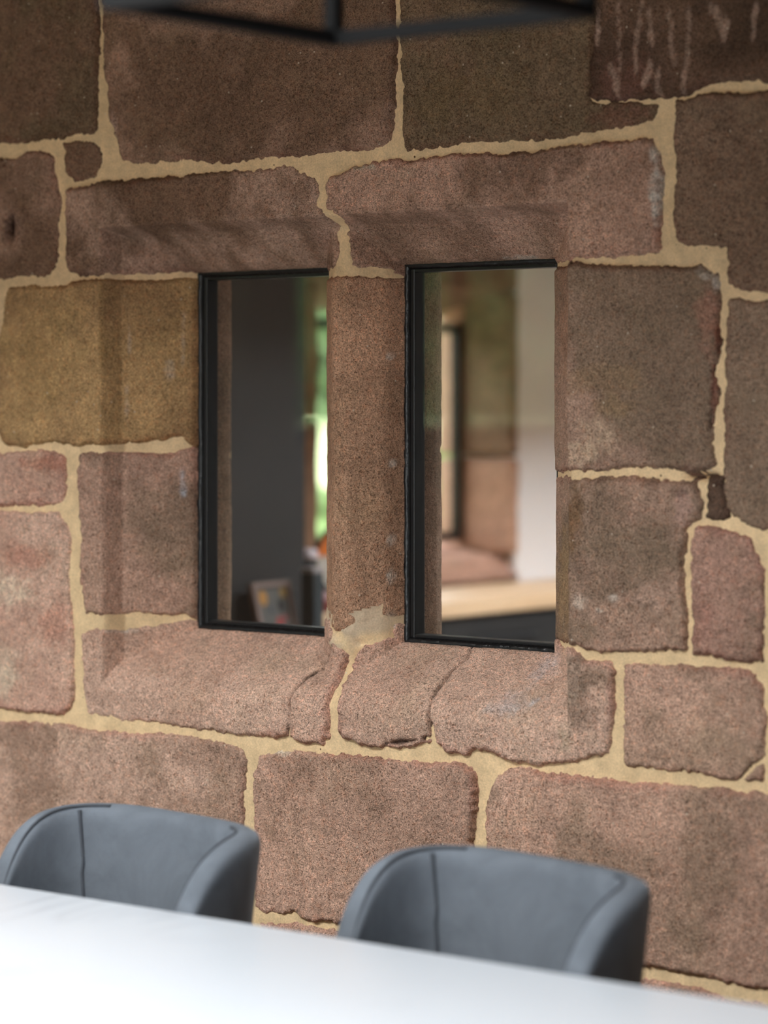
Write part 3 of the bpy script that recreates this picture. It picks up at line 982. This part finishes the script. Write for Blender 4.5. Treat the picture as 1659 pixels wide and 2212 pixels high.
# ------------------------------------------------------------------ inner room: outer wall with a second stone window
WY0, WY1, WZ0, WZ1 = 2.295, 3.15, 1.045, 1.715          # opening of the far window (y, z)
SY0, SY1, SZ0, SZ1 = 2.13, 3.225, .93, 2.02             # its stone surround
TX = FX0 - .235
c = MB()
c.box((TX, WB, 0), (FX0, SY0, RZ)).box((TX, SY1, 0), (FX0, FY1 + .3, RZ)).box((TX, SY0, 0), (FX0, SY1, SZ0)).box((TX, SY0, SZ1), (FX0, SY1, RZ))
wf = struct('wall_inner_room', c, M_PLASTER, 'white plaster wall around the far stone window, seen through the right light', 'wall')


def tint(o, c):
    A = o.data.attributes.new('tint', 'FLOAT_COLOR', 'POINT')
    A.data.foreach_set('color', np.tile(np.array([*c, 1.0], np.float32), len(o.data.vertices)))


def far_stone(name, prof, col, seed=0):
    """closed block from 8 corner points (x out-in), roughened"""
    bm = bmesh.new()
    vs = [bm.verts.new(p) for p in prof]
    for q in ((0, 3, 2, 1), (4, 5, 6, 7), (0, 1, 5, 4), (1, 2, 6, 5), (2, 3, 7, 6), (3, 0, 4, 7)):
        bm.faces.new([vs[i] for i in q])
    bmesh.ops.bevel(bm, geom=bm.edges[:], offset=.014, segments=2, affect='EDGES', profile=.6)
    bmesh.ops.subdivide_edges(bm, edges=[e for e in bm.edges if e.calc_length() > .08], cuts=3, use_grid_fill=True)
    rr = random.Random(seed)
    for v in bm.verts:
        v.co += Vector((rr.uniform(-1, 1), rr.uniform(-1, 1), rr.uniform(-1, 1))) * .0025
    bm.normal_update()
    me = bpy.data.meshes.new(name)
    bm.to_mesh(me)
    bm.free()
    me.polygons.foreach_set('use_smooth', [True] * len(me.polygons))
    o = link(name, me, M_STONE, wf)
    tint(o, col)
    return o


xi = FX0 + .015
xf = FX0 - .15     # frame plane of the far window


def jamb(y_in, y_out, z0, z1, col, seed):
    s = 1 if y_out > y_in else -1
    yc = y_in + s * .035                    # chamfer: from the face at yc to the frame at y_in
    A0 = [(TX, y_in, z0), (TX, y_out, z0), (xi, y_out, z0), (xi, yc, z0)]
    # inner chamfered block (room side) and outer straight block
    far_stone('jamb_stone', [(xf, y_in, z0), (xf, y_out, z0), (xi, y_out, z0), (xi, yc, z0), (xf, y_in, z1), (xf, y_out, z1), (xi, y_out, z1), (xi, yc, z1)], col, seed)
    yo = y_in - s * .0
    far_stone('jamb_stone', [(TX, yo - s * .015, z0), (TX, y_out, z0), (xf, y_out, z0), (xf, yo, z0), (TX, yo - s * .015, z1), (TX, y_out, z1), (xf, y_out, z1), (xf, yo, z1)], PINK, seed + 50)


jamb(WY1, SY1, WZ0 - .04, 1.30, PINK2, 1)
jamb(WY1, SY1, 1.31, WZ1 + .09, GREY, 2)
jamb(WY0, SY0, WZ0 - .04, 1.42, BROWN, 3)
jamb(WY0, SY0, 1.43, WZ1 + .09, BROWN, 4)
far_stone('lintel_stone', [(TX, SY0, WZ1 + .03), (TX, SY1, WZ1 + .03), (xi, SY1, WZ1 + .10), (xi, SY0, WZ1 + .10), (TX, SY0, SZ1), (TX, SY1, SZ1), (xi, SY1, SZ1), (xi, SY0, SZ1)], BROWN, 5)
far_stone('sill_stone', [(TX, SY0, SZ0), (TX, SY1, SZ0), (xi, SY1, SZ0), (xi, SY0, SZ0), (TX, SY0, WZ0 - .05), (TX, SY1, WZ0 - .05), (xi, SY1, WZ0 - .11), (xi, SY0, WZ0 - .11)], RED, 6)
far_stone('sill_stone', [(xf - .1, SY0, WZ0 - .075), (xf - .1, SY1, WZ0 - .075), (xi - .01, SY1, WZ0 - .12), (xi - .01, SY0, WZ0 - .12), (xf - .1, SY0, WZ0 - .005), (xf - .1, SY1, WZ0 - .005), (xi - .06, SY1, WZ0 - .045), (xi - .06, SY0, WZ0 - .045)], RED, 7)
ym = (WY0 + WY1) / 2
far_stone('mullion', [(TX + .05, ym - .05, WZ0 - .04), (TX + .05, ym + .05, WZ0 - .04), (xf + .05, ym + .05, WZ0 - .04), (xf + .05, ym - .05, WZ0 - .04), (TX + .05, ym - .05, WZ1 + .06), (TX + .05, ym + .05, WZ1 + .06), (xf + .05, ym + .05, WZ1 + .06), (xf + .05, ym - .05, WZ1 + .06)], PINK2, 8)
fwin = empty('window_6', (xf, ym, WZ0))
tag(fwin, 'far black framed window in stone surround looking onto the garden', 'window', kind='structure')
for (a, b) in ((WY0, ym - .045), (ym + .045, WY1)):
    def fb(nm, p, q, m):
        MB().box(Vector(p) - fwin.location, Vector(q) - fwin.location).build(nm, m, fwin)
    t = .028
    fb('frame_stile', (xf - .022, a, WZ0), (xf, a + t, WZ1), M_FRAME)
    fb('frame_stile', (xf - .022, b - t, WZ0), (xf, b, WZ1), M_FRAME)
    fb('frame_rail', (xf - .022, a + t, WZ0), (xf, b - t, WZ0 + t), M_FRAME)
    fb('frame_rail', (xf - .022, a + t, WZ1 - t), (xf, b - t, WZ1), M_FRAME)
    fb('glass_pane', (xf - .015, a + t, WZ0 + t), (xf - .010, b - t, WZ1 - t), M_GLASS)
c = MB().box((FX0, FY1, 0), (FEND[0], FY1 + .3, RZ)).box((FEND[1], FY1, 0), (RX1, FY1 + .3, RZ)).box((FEND[0], FY1, 0), (FEND[1], FY1 + .3, FEND[2])).box((FEND[0], FY1, FEND[3]), (FEND[1], FY1 + .3, RZ))
struct('wall_inner_end', c, M_PLASTER, 'end wall of the inner room with an added, unseen window', 'wall')
struct('wall_inner_right', MB().box((FX1, WB, 0), (FX1 + .3, FY1, RZ)), M_PLASTER, 'right plaster wall of the inner room', 'wall')
glazing('window_7', 'y', FY1 + .15, FEND[0], FEND[1], FEND[2], FEND[3], 'added window, out of view, lighting the inner room from its end wall', 2)

# counter under the far window
cx1 = FX0 + .40
cnt = empty('kitchen_counter', (FX0 + .2, 3.2, 0))
tag(cnt, 'dark kitchen counter unit under the far stone window', 'counter')
for k, (ya, yb2) in enumerate(((1.74, 2.34), (2.34, 2.94), (2.94, 3.54), (3.54, 4.14))):
    MB().box((FX0 + .002 - cnt.location.x, ya + .002 - 3.2, .08), (cx1 - .04 - cnt.location.x, yb2 - .002 - 3.2, .878)).build('carcass', M_DARK, cnt)
    dr = MB().box((cx1 - .04 - cnt.location.x, ya + .003 - 3.2, .10), (cx1 - .018 - cnt.location.x, yb2 - .003 - 3.2, .872)).build('door', M_DARK, cnt, bevel=.002)
    MB().box((cx1 - .018 - cnt.location.x, ya + .15 - 3.2, .80), (cx1 - .004 - cnt.location.x, yb2 - .15 - 3.2, .815)).build('handle', M_BLACK, dr)
MB().box((FX0 + .002 - cnt.location.x, 1.75 - 3.2, 0), (cx1 - .09 - cnt.location.x, 4.13 - 3.2, .08)).build('plinth', M_BLACK, cnt)
wt = MB().box((FX0 + .004, 1.735, .88), (cx1, 4.16, .92)).build('worktop', M_OAK, bevel=.003)
tag(wt, 'pale oak worktop below the far window', 'worktop')

# tall dark unit beside the counter
tall = empty('tall_cabinet', (FX0 + .2, 1.2, 0))
tag(tall, 'tall dark grey cabinet seen through the left light', 'cabinet')
tx1 = cx1 + .02
MB().box((FX0 + .002 - tall.location.x, .62 - 1.2, .0), (tx1 - .022 - tall.location.x, 1.725 - 1.2, 2.25)).build('body', M_DARK, tall)
for (ya, yb2) in ((.62, 1.17), (1.175, 1.725)):
    d = MB().box((tx1 - .022 - tall.location.x, ya + .002 - 1.2, .10), (tx1 - tall.location.x, yb2 - .002 - 1.2, 2.24)).build('door', M_DARK, tall, bevel=.002)
    MB().box((tx1 - tall.location.x, (1.12 if ya < 1 else 1.20) - 1.2, .7), (tx1 + .014 - tall.location.x, (1.135 if ya < 1 else 1.215) - 1.2, .84)).build('handle', M_BLACK, d)

# low console in front of the tall unit with a leaning print
con = empty('console_table', (tx1 + .20, 1.4, 0))
tag(con, 'small dark console table in front of the tall cabinet', 'table')
MB().box((-.16, -.45, .80), (.16, .30, .83)).build('table_top', M_DARK, con, bevel=.002)
for (sx, sy) in ((-.14, -.43), (.12, -.43), (-.14, .26), (.12, .26)):
    MB().box((sx, sy, 0), (sx + .02, sy + .02, .80)).build('leg', M_BLACK, con)
M_CARD = plain('grey_card', srgb(72, 70, 68), 0.8)
pr = empty('leaning_print', (tx1 + .075, 1.488, .83))
tag(pr, 'framed print with ochre, black and red blots leaning inside the left light', 'print')
pr.rotation_euler = (0, -.24, 0)
PW, PH = .115, .185
MB().box((-.006, 0, 0), (.004, PW, PH)).build('print_card', M_CARD, pr)
fm = plain('brown_wood_frame', srgb(104, 84, 78), 0.6)
MB().box((-.008, -.014, 0), (.010, 0, PH)).build('print_frame_side', fm, pr)
MB().box((-.008, PW, 0), (.010, PW + .014, PH)).build('print_frame_side', fm, pr)
MB().box((-.008, -.014, PH), (.010, PW + .014, PH + .012)).build('print_frame_rail', fm, pr)
for (u, v, ru, rv, c3) in ((.022, .158, .014, .020, (150, 105, 40)), (.085, .135, .012, .015, (14, 12, 14)), (.07, .085, .013, .024, (130, 42, 42)), (.045, .128, .006, .010, (40, 46, 60)), (.10, .168, .011, .014, (130, 100, 45)), (.092, .105, .008, .008, (120, 50, 50)), (.03, .05, .010, .013, (130, 110, 50))):
    mb = MB()
    n = 20
    mb.v = [(.0052, u + ru * math.cos(2 * math.pi * k / n), v + rv * math.sin(2 * math.pi * k / n)) for k in range(n)] + [(.0042, u + ru * math.cos(2 * math.pi * k / n), v + rv * math.sin(2 * math.pi * k / n)) for k in range(n)]
    mb.f = [tuple(range(n))] + [(k, n + k, n + (k + 1) % n, (k + 1) % n) for k in range(n)]
    mb.build('printed_blot', plain('ink', srgb(*c3), 0.8), pr)

# things on the worktop beside the far window
M_TEAL = plain('dark_teal', srgb(32, 42, 48), 0.45)
q = empty('tall_box', (tx1 + .085, 1.650, .83))
tag(q, 'tall dark teal box with a pale lid edge beside the leaning print', 'box')
MB().box((-.022, -.020, 0), (.022, .020, .214)).build('body', M_TEAL, q, bevel=.004)
MB().box((-.021, -.019, .214), (.021, .019, .226)).build('lid', plain('grey_lid', srgb(140, 130, 132), .5), q, bevel=.002)
q = empty('coffee_jar', (cx1 - .20, 2.0, .92))
tag(q, 'black jar with a white lid behind the tall dark box', 'jar')
MB().lathe([(0, 0), (.021, 0), (.023, .006), (.023, .125), (.02, .132), (0, .132)], 24).build('body', M_BLACK, q, True)
MB().lathe([(0, .132), (.02, .132), (.022, .135), (.022, .150), (.018, .156), (0, .156)], 24).build('lid', plain('white_lid', srgb(205, 196, 206), .4), q, True)
q = empty('round_mirror', (cx1 - .15, 2.11, .92))
tag(q, 'round black rimmed table mirror half hidden by the mullion', 'mirror')
q.rotation_euler = (0, 0, -.55)
R_ = .10
ZC_ = .125
mb = MB()
mb.tube([(0.0, R_ * math.cos(a), ZC_ + R_ * math.sin(a)) for a in [2 * math.pi * k / 40 for k in range(41)]], .008, 8, False).build('rim', M_BLACK, q, True)
mb = MB()
n = 40
mb.v = [(s * .004, R_ * math.cos(2 * math.pi * k / n), ZC_ + R_ * math.sin(2 * math.pi * k / n)) for s in (1, -1) for k in range(n)]
mb.f = [tuple(range(n)), tuple(reversed(range(n, 2 * n)))] + [(k, n + k, n + (k + 1) % n, (k + 1) % n) for k in range(n)]
mb.build('disc', plain('pale_mirror_face', srgb(196, 192, 186), .35), q)
mb = MB()
arc = [math.pi * (.04 + .92 * k / 20) for k in range(21)]
mb.v = [(.0055, .094 * math.cos(a), ZC_ + .094 * math.sin(a)) for a in arc] + [(.0042, .094 * math.cos(a), ZC_ + .094 * math.sin(a)) for a in arc]
mb.f = [tuple(range(21))] + [(k, 21 + k, 22 + k, k + 1) for k in range(20)]
mb.build('orange_reflection', plain('reflection_orange', srgb(214, 118, 52), .5), q)  # orange reflection painted onto the mirror face
MB().lathe([(0, 0), (.045, 0), (.045, .006), (.010, .014), (.009, .03), (0, .03)], 20).build('stand', M_BLACK, q, True)
q = empty('small_pot', (cx1 - .06, 1.90, .92))
tag(q, 'small red pot with a pinkish lid on the worktop', 'pot')
MB().lathe([(0, 0), (.012, 0), (.014, .005), (.014, .03), (.012, .034), (0, .034)], 18).build('body', plain('dull_red', srgb(128, 52, 48), .5), q, True)
MB().lathe([(0, .034), (.013, .034), (.014, .037), (.014, .047), (.010, .05), (0, .05)], 18).build('lid', plain('pink_lid', srgb(196, 160, 170), .5), q, True)

# ------------------------------------------------------------------ dining table
TZ = .75
TY = -.768
tab = empty('dining_table', (.95, TY - .5, 0))
tag(tab, 'long dining table with a white marble top', 'table')
MB().box((-1.5, -.5, TZ - .028), (1.4, .5, TZ)).build('table_top', M_MARBLE, tab, bevel=.004)
MB().box((-1.3, -.35, TZ - .07), (1.2, .35, TZ - .028)).build('apron', M_LANTERN, tab)
for sx in (-1.34, 1.1):
    for s in (-1, 1):
        MB().tube([(sx, s * .10, TZ - .06), (sx, s * .34, .02)], .028, 10).build('leg', M_LANTERN, tab)
    MB().box((sx - .04, -.38, 0), (sx + .04, .38, .03)).build('foot', M_LANTERN, tab, bevel=.004)


# ------------------------------------------------------------------ dining chairs
CA, CB = .226, .205


def resample(n):
    t = np.linspace(0, math.pi, 4001)
    e = 2 / 3.9
    x = -CA * np.sign(np.cos(t)) * np.abs(np.cos(t)) ** e
    yy = CB * np.abs(np.sin(t)) ** e
    s = np.concatenate([[0], np.cumsum(np.hypot(np.diff(x), np.diff(yy)))])
    q = np.linspace(0, s[-1], n)
    return np.interp(q, s, x), np.interp(q, s, yy)


SX_, SY_ = resample(61)
ZTOP, ZBOT = .847, .43


def shell_pt(i, v):
    x, yy = float(SX_[i]), float(SY_[i])
    zt_ = ZTOP - .136 * ((CB - yy) / .2) ** 4 - .0042 * (abs(x) / CA) ** 3
    z = ZBOT + (zt_ - ZBOT) * v
    f = (z - ZBOT) / (ZTOP - ZBOT)
    k = .88 + .12 * f
    return Vector((x * k, (-CB + yy) - .05 * (1 - f) * (yy / CB), z))


def make_chair(loc, rz, label):
    e = empty('dining_chair', (loc[0], loc[1], 0), rz)
    tag(e, label, 'chair', 'grey velvet chairs along the far side of the table')
    nv = 13
    n = len(SX_)
    v = [shell_pt(i, j / (nv - 1)) for i in range(n) for j in range(nv)]
    f = [(i * nv + j, (i + 1) * nv + j, (i + 1) * nv + j + 1, i * nv + j + 1) for i in range(n - 1) for j in range(nv - 1)]
    sh = pydata('backrest', v, f, M_VELVET, e, True)
    m = sh.modifiers.new('solid', 'SOLIDIFY')
    m.thickness = .046
    m.offset = 0.0
    m = sh.modifiers.new('sub', 'SUBSURF')
    m.levels = 2
    m.render_levels = 2

    def nrm(i, j):
        a = shell_pt(min(i + 1, n - 1), j) - shell_pt(max(i - 1, 0), j)
        b = Vector((0, 0, 1))
        q_ = a.cross(b)
        return q_.normalized()
    for s in (-1, 1):
        pts = []
        for k in range(25):
            vv = .04 + .94 * k / 24
            i = 30 + s * (14.0 + 3.0 * vv ** 1.5)
            i0 = int(math.floor(i))
            fr = i - i0
            p = shell_pt(i0, vv).lerp(shell_pt(i0 + 1, vv), fr)
            d = nrm(i0, vv)
            cen = Vector((0, -.22, p.z))
            if d.dot(cen - p) < 0:
                d = -d
            pts.append(p + d * .0222)
        MB().tube(pts, .0034, 8).build('seam_piping', M_PIPING, sh, True)
    # piping round the rim of each wing
    for rng_ in (range(0, 19), range(42, 61)):
        pts = []
        for i in rng_:
            p = shell_pt(i, 1.0)
            d = nrm(i, 1.0)
            if d.dot(Vector((0, -.15, p.z)) - p) < 0:
                d = -d
            pts.append(p + d * .0165 + Vector((0, 0, -.0035)))
        MB().tube(pts, .0024, 8).build('seam_piping', M_PIPING, sh, True)
    # seat cushion
    prof = []
    mb = MB()
    ring = [(float(a) * .86, -.24 + float(b) * .80) for a, b in zip(SX_[::3], SY_[::3])]
    ring += [(x_, y_) for (x_, y_) in ((.20, -.40), (.15, -.46), (0, -.475), (-.15, -.46), (-.20, -.40))]
    cxm, cym = 0.0, -.25
    lv = [(.90, .40), (1.0, .415), (1.0, .465), (.94, .485), (.6, .497), (0.02, .50)]
    nr_ = len(ring)
    for (k, z) in lv:
        for (a, b) in ring:
            mb.v.append((cxm + (a - cxm) * k * .93, cym + (b - cym) * k * .93, z))
    for i in range(len(lv) - 1):
        for k in range(nr_):
            a = i * nr_ + k
            b = i * nr_ + (k + 1) % nr_
            mb.f.append((a, b, b + nr_, a + nr_))
    mb.f.append(tuple(reversed(range(nr_))))
    mb.build('seat', M_VELVET, e, True)
    for (sx, sy) in ((-1, 0), (1, 0), (-1, 1), (1, 1)):
        top = (sx * .15, -.12 if sy else -.38, .41)
        bot = (sx * .22, -.04 if sy else -.44, 0)
        MB().tube([top, bot], [.014, .009], 10).build('leg', M_LANTERN, e)
    return e


make_chair((.7154, -.5255), -.177, 'grey velvet dining chair on the right, fully in view behind the table edge')
make_chair((.0377, -.540), -.136, 'grey velvet dining chair on the left, cut by the photo edge')

# ------------------------------------------------------------------ lantern pendant over the table
LX0, LX1, LY1, LY0, LZ = .80, 1.165, -1.10, -1.48, 1.905
LH = .55
lan = empty('pendant_lantern', ((LX0 + LX1) / 2, (LY0 + LY1) / 2, LZ))
tag(lan, 'black open metal frame lantern hanging above the table', 'pendant lamp')
hx, hy, br = (LX1 - LX0) / 2, (LY1 - LY0) / 2, .0085
for zz_ in (0, LH):
    for s in (-1, 1):
        MB().box((-hx - br, s * hy - br, zz_ - br), (hx + br, s * hy + br, zz_ + br)).build('frame_bar', M_LANTERN, lan)
        MB().box((s * hx - br, -hy + br, zz_ - br), (s * hx + br, hy - br, zz_ + br)).build('frame_bar', M_LANTERN, lan)
for sx in (-1, 1):
    for sy in (-1, 1):
        MB().box((sx * hx - br, sy * hy - br, br), (sx * hx + br, sy * hy + br, LH - br)).build('frame_post', M_LANTERN, lan)
MB().box((-hx, -br, LH - br), (hx, br, LH + br)).build('cross_bar', M_LANTERN, lan)
MB().tube([(0, 0, LH), (0, 0, RZ - LZ - .02)], .006, 10).build('hanging_rod', M_LANTERN, lan)
MB().lathe([(0, RZ - LZ - .03), (.06, RZ - LZ - .03), (.06, RZ - LZ), (0, RZ - LZ)], 24).build('ceiling_rose', M_LANTERN, lan)
hd = MB().lathe([(0, LH), (.016, LH), (.018, LH - .06), (0, LH - .06)], 16).build('lamp_holder', M_BRASS, lan)
MB().lathe([(.0, LH - .17), (.02, LH - .165), (.03, LH - .14), (.028, LH - .11), (.012, LH - .06)], 20).build('bulb', M_GLASS, hd, True)

# ------------------------------------------------------------------ garden outside
M_LAWN = plain('lawn_green', srgb(176, 186, 138), .9, nscale=3, namt=.2)
M_LEAF = plain('leaf_green', srgb(104, 128, 82), .7, nscale=1.2, namt=.35)
M_LEAF2 = plain('pale_leaf', srgb(120, 146, 84), .7, nscale=2, namt=.3)
M_BARK = plain('bark', srgb(90, 74, 60), .9, nscale=20, namt=.3)
g = MB()
prof = [(-3.75, -.13), (-7.5, -.13), (-9.0, .15), (-13.4, 1.28), (-18, 1.42), (-40, 1.6)]
for (x_, z_) in prof:
    g.v += [(x_, -26, z_), (x_, 26, z_)]
g.f = [(2 * i, 2 * i + 1, 2 * i + 3, 2 * i + 2) for i in range(len(prof) - 1)]
o = g.build('lawn', M_LAWN, smooth=True)
tag(o, 'bright green lawn rising beyond the windows', 'lawn', kind='structure')
o = MB().box((-3.9, -26, -.2), (40, RY0 - .31, -.13)).box((-3.9, FY1 + .31, -.2), (40, 26, -.13)).box((RX1 + .31, RY0 - .31, -.2), (40, FY1 + .31, -.13)).box((-3.9, RY0 - .31, -.2), (RX0 - .36, FY1 + .31, -.13)).build('terrace', plain('pale_paving', srgb(176, 168, 154), .8))
tag(o, 'pale paved terrace around the house', 'terrace', kind='structure')
gw = empty('garden_wall', (-7.4, 4.0, -.13))
tag(gw, 'low pink sandstone garden wall on the lawn', 'garden wall')
rr = random.Random(3)
for r in range(4):
    yy_ = -9.0 + (.3 if r % 2 else 0)
    while yy_ < 12:
        L_ = rr.uniform(.5, .8)
        ob = MB().box((-.15, yy_ - 4, r * .2), (.15, yy_ + L_ - .015 - 4, r * .2 + .19)).build('stone', M_STONE, gw)
        tint(ob, rr.choice([PINK, PINK2, RED]))
        yy_ += L_


def leaf_mesh(seed, rx, ry, rz, n, size):
    r = np.random.RandomState(seed)
    d = r.normal(size=(n, 3))
    d /= np.linalg.norm(d, axis=1)[:, None]
    rad = r.uniform(.55, 1.0, n) ** .5
    lump = 1 + .18 * np.sin(d[:, 0] * 5 + seed) * np.cos(d[:, 2] * 4 + d[:, 1] * 3)
    c = d * (rad * lump)[:, None] * np.array([rx, ry, rz])
    a = r.normal(size=(n, 3))
    a /= np.linalg.norm(a, axis=1)[:, None]
    b = np.cross(a, r.normal(size=(n, 3)))
    b /= np.linalg.norm(b, axis=1)[:, None]
    sz = size * r.uniform(.6, 1.3, n)[:, None]
    v = np.stack([c - a * sz, c + b * sz * .5, c + a * sz, c - b * sz * .5], 1).reshape(-1, 3)
    f = np.arange(4 * n).reshape(-1, 4)
    me = bpy.data.meshes.new('foliage')
    me.from_pydata(v.tolist(), [], f.tolist())
    me.update()
    return me


TM = [leaf_mesh(s, 2.6, 3.05, 3.6, 16000, .17) for s in (1, 2)]
for m in TM:
    m.materials.append(M_LEAF)
spots = [(-18.5, -17.5), (-19.5, -10.5), (-18.5, -3.5), (-19.5, 3.5), (-18.5, 10.5), (-19.5, 17.5)]
TW = ['far left end', 'left part', 'middle left', 'middle right', 'right part', 'far right end']
for i, (x_, y_) in enumerate(spots):
    t = empty('garden_tree', (x_, y_, 1.40))
    tag(t, 'dark green garden tree beyond the lawn, %s of the row' % TW[i], 'tree', 'row of trees beyond the lawn')
    cr = bpy.data.objects.new('crown', TM[i % 2])
    C.objects.link(cr)
    cr.parent = t
    cr.location = (0, 0, 3.6)
    cr.scale = (1.0, 1.0, 1.0)
    MB().tube([(0, 0, -.05), (.05, 0, 1.6), (0, .05, 4.2)], [.2, .16, .08], 10).build('trunk', M_BARK, t)
hg = empty('garden_hedge', (-14.2, 0, 1.28))
tag(hg, 'long dark green hedge along the top of the lawn', 'hedge')
MB().box((-.45, -21, -.05), (.45, 21, 2.7)).build('shaded_core', plain('hedge_shade_green', srgb(44, 58, 30), .9, nscale=4, namt=.3), hg)  # solid box, its dark green stands in for the shade between the leaves
r_ = np.random.RandomState(5)
nL = 60000
cc = np.stack([np.where(r_.rand(nL) < .75, r_.uniform(.3, .75, nL), r_.uniform(-.75, .75, nL)), r_.uniform(-21.3, 21.3, nL), r_.uniform(0, 3.0, nL) + .0], 1)
cc[:, 0] += .18 * np.sin(cc[:, 1] * 1.9) * np.sin(cc[:, 2] * 2.3)
aa = r_.normal(size=(nL, 3))
aa /= np.linalg.norm(aa, axis=1)[:, None]
bb_ = np.cross(aa, r_.normal(size=(nL, 3)))
bb_ /= np.linalg.norm(bb_, axis=1)[:, None]
me = bpy.data.meshes.new('foliage')
vv_ = np.stack([cc - aa * .1, cc + bb_ * .05, cc + aa * .1, cc - bb_ * .05], 1).reshape(-1, 3)
me.from_pydata(vv_.tolist(), [], np.arange(4 * nL).reshape(-1, 4).tolist())
ho = link('foliage', me, M_LEAF, hg)
ho['kind'] = 'stuff'
BM = leaf_mesh(9, .6, .62, .62, 3000, .07)
BM.materials.append(M_LEAF2)
for i, (x_, y_) in enumerate(((-6.6, 5.5), (-6.6, 7.1), (-6.6, 8.7), (-6.6, 3.9))):
    t = empty('garden_shrub', (x_, y_, -.13))
    tag(t, ['second', 'third', 'fourth', 'first'][i] + ' pale green shrub from the left by the garden wall', 'shrub', 'shrubs by the garden wall')
    cr = bpy.data.objects.new('foliage', BM)
    C.objects.link(cr)
    cr.parent = t
    cr.location = (0, 0, .72)
    MB().tube([(0, 0, 0), (0, 0, .5)], .03, 8).build('stem', M_BARK, t)
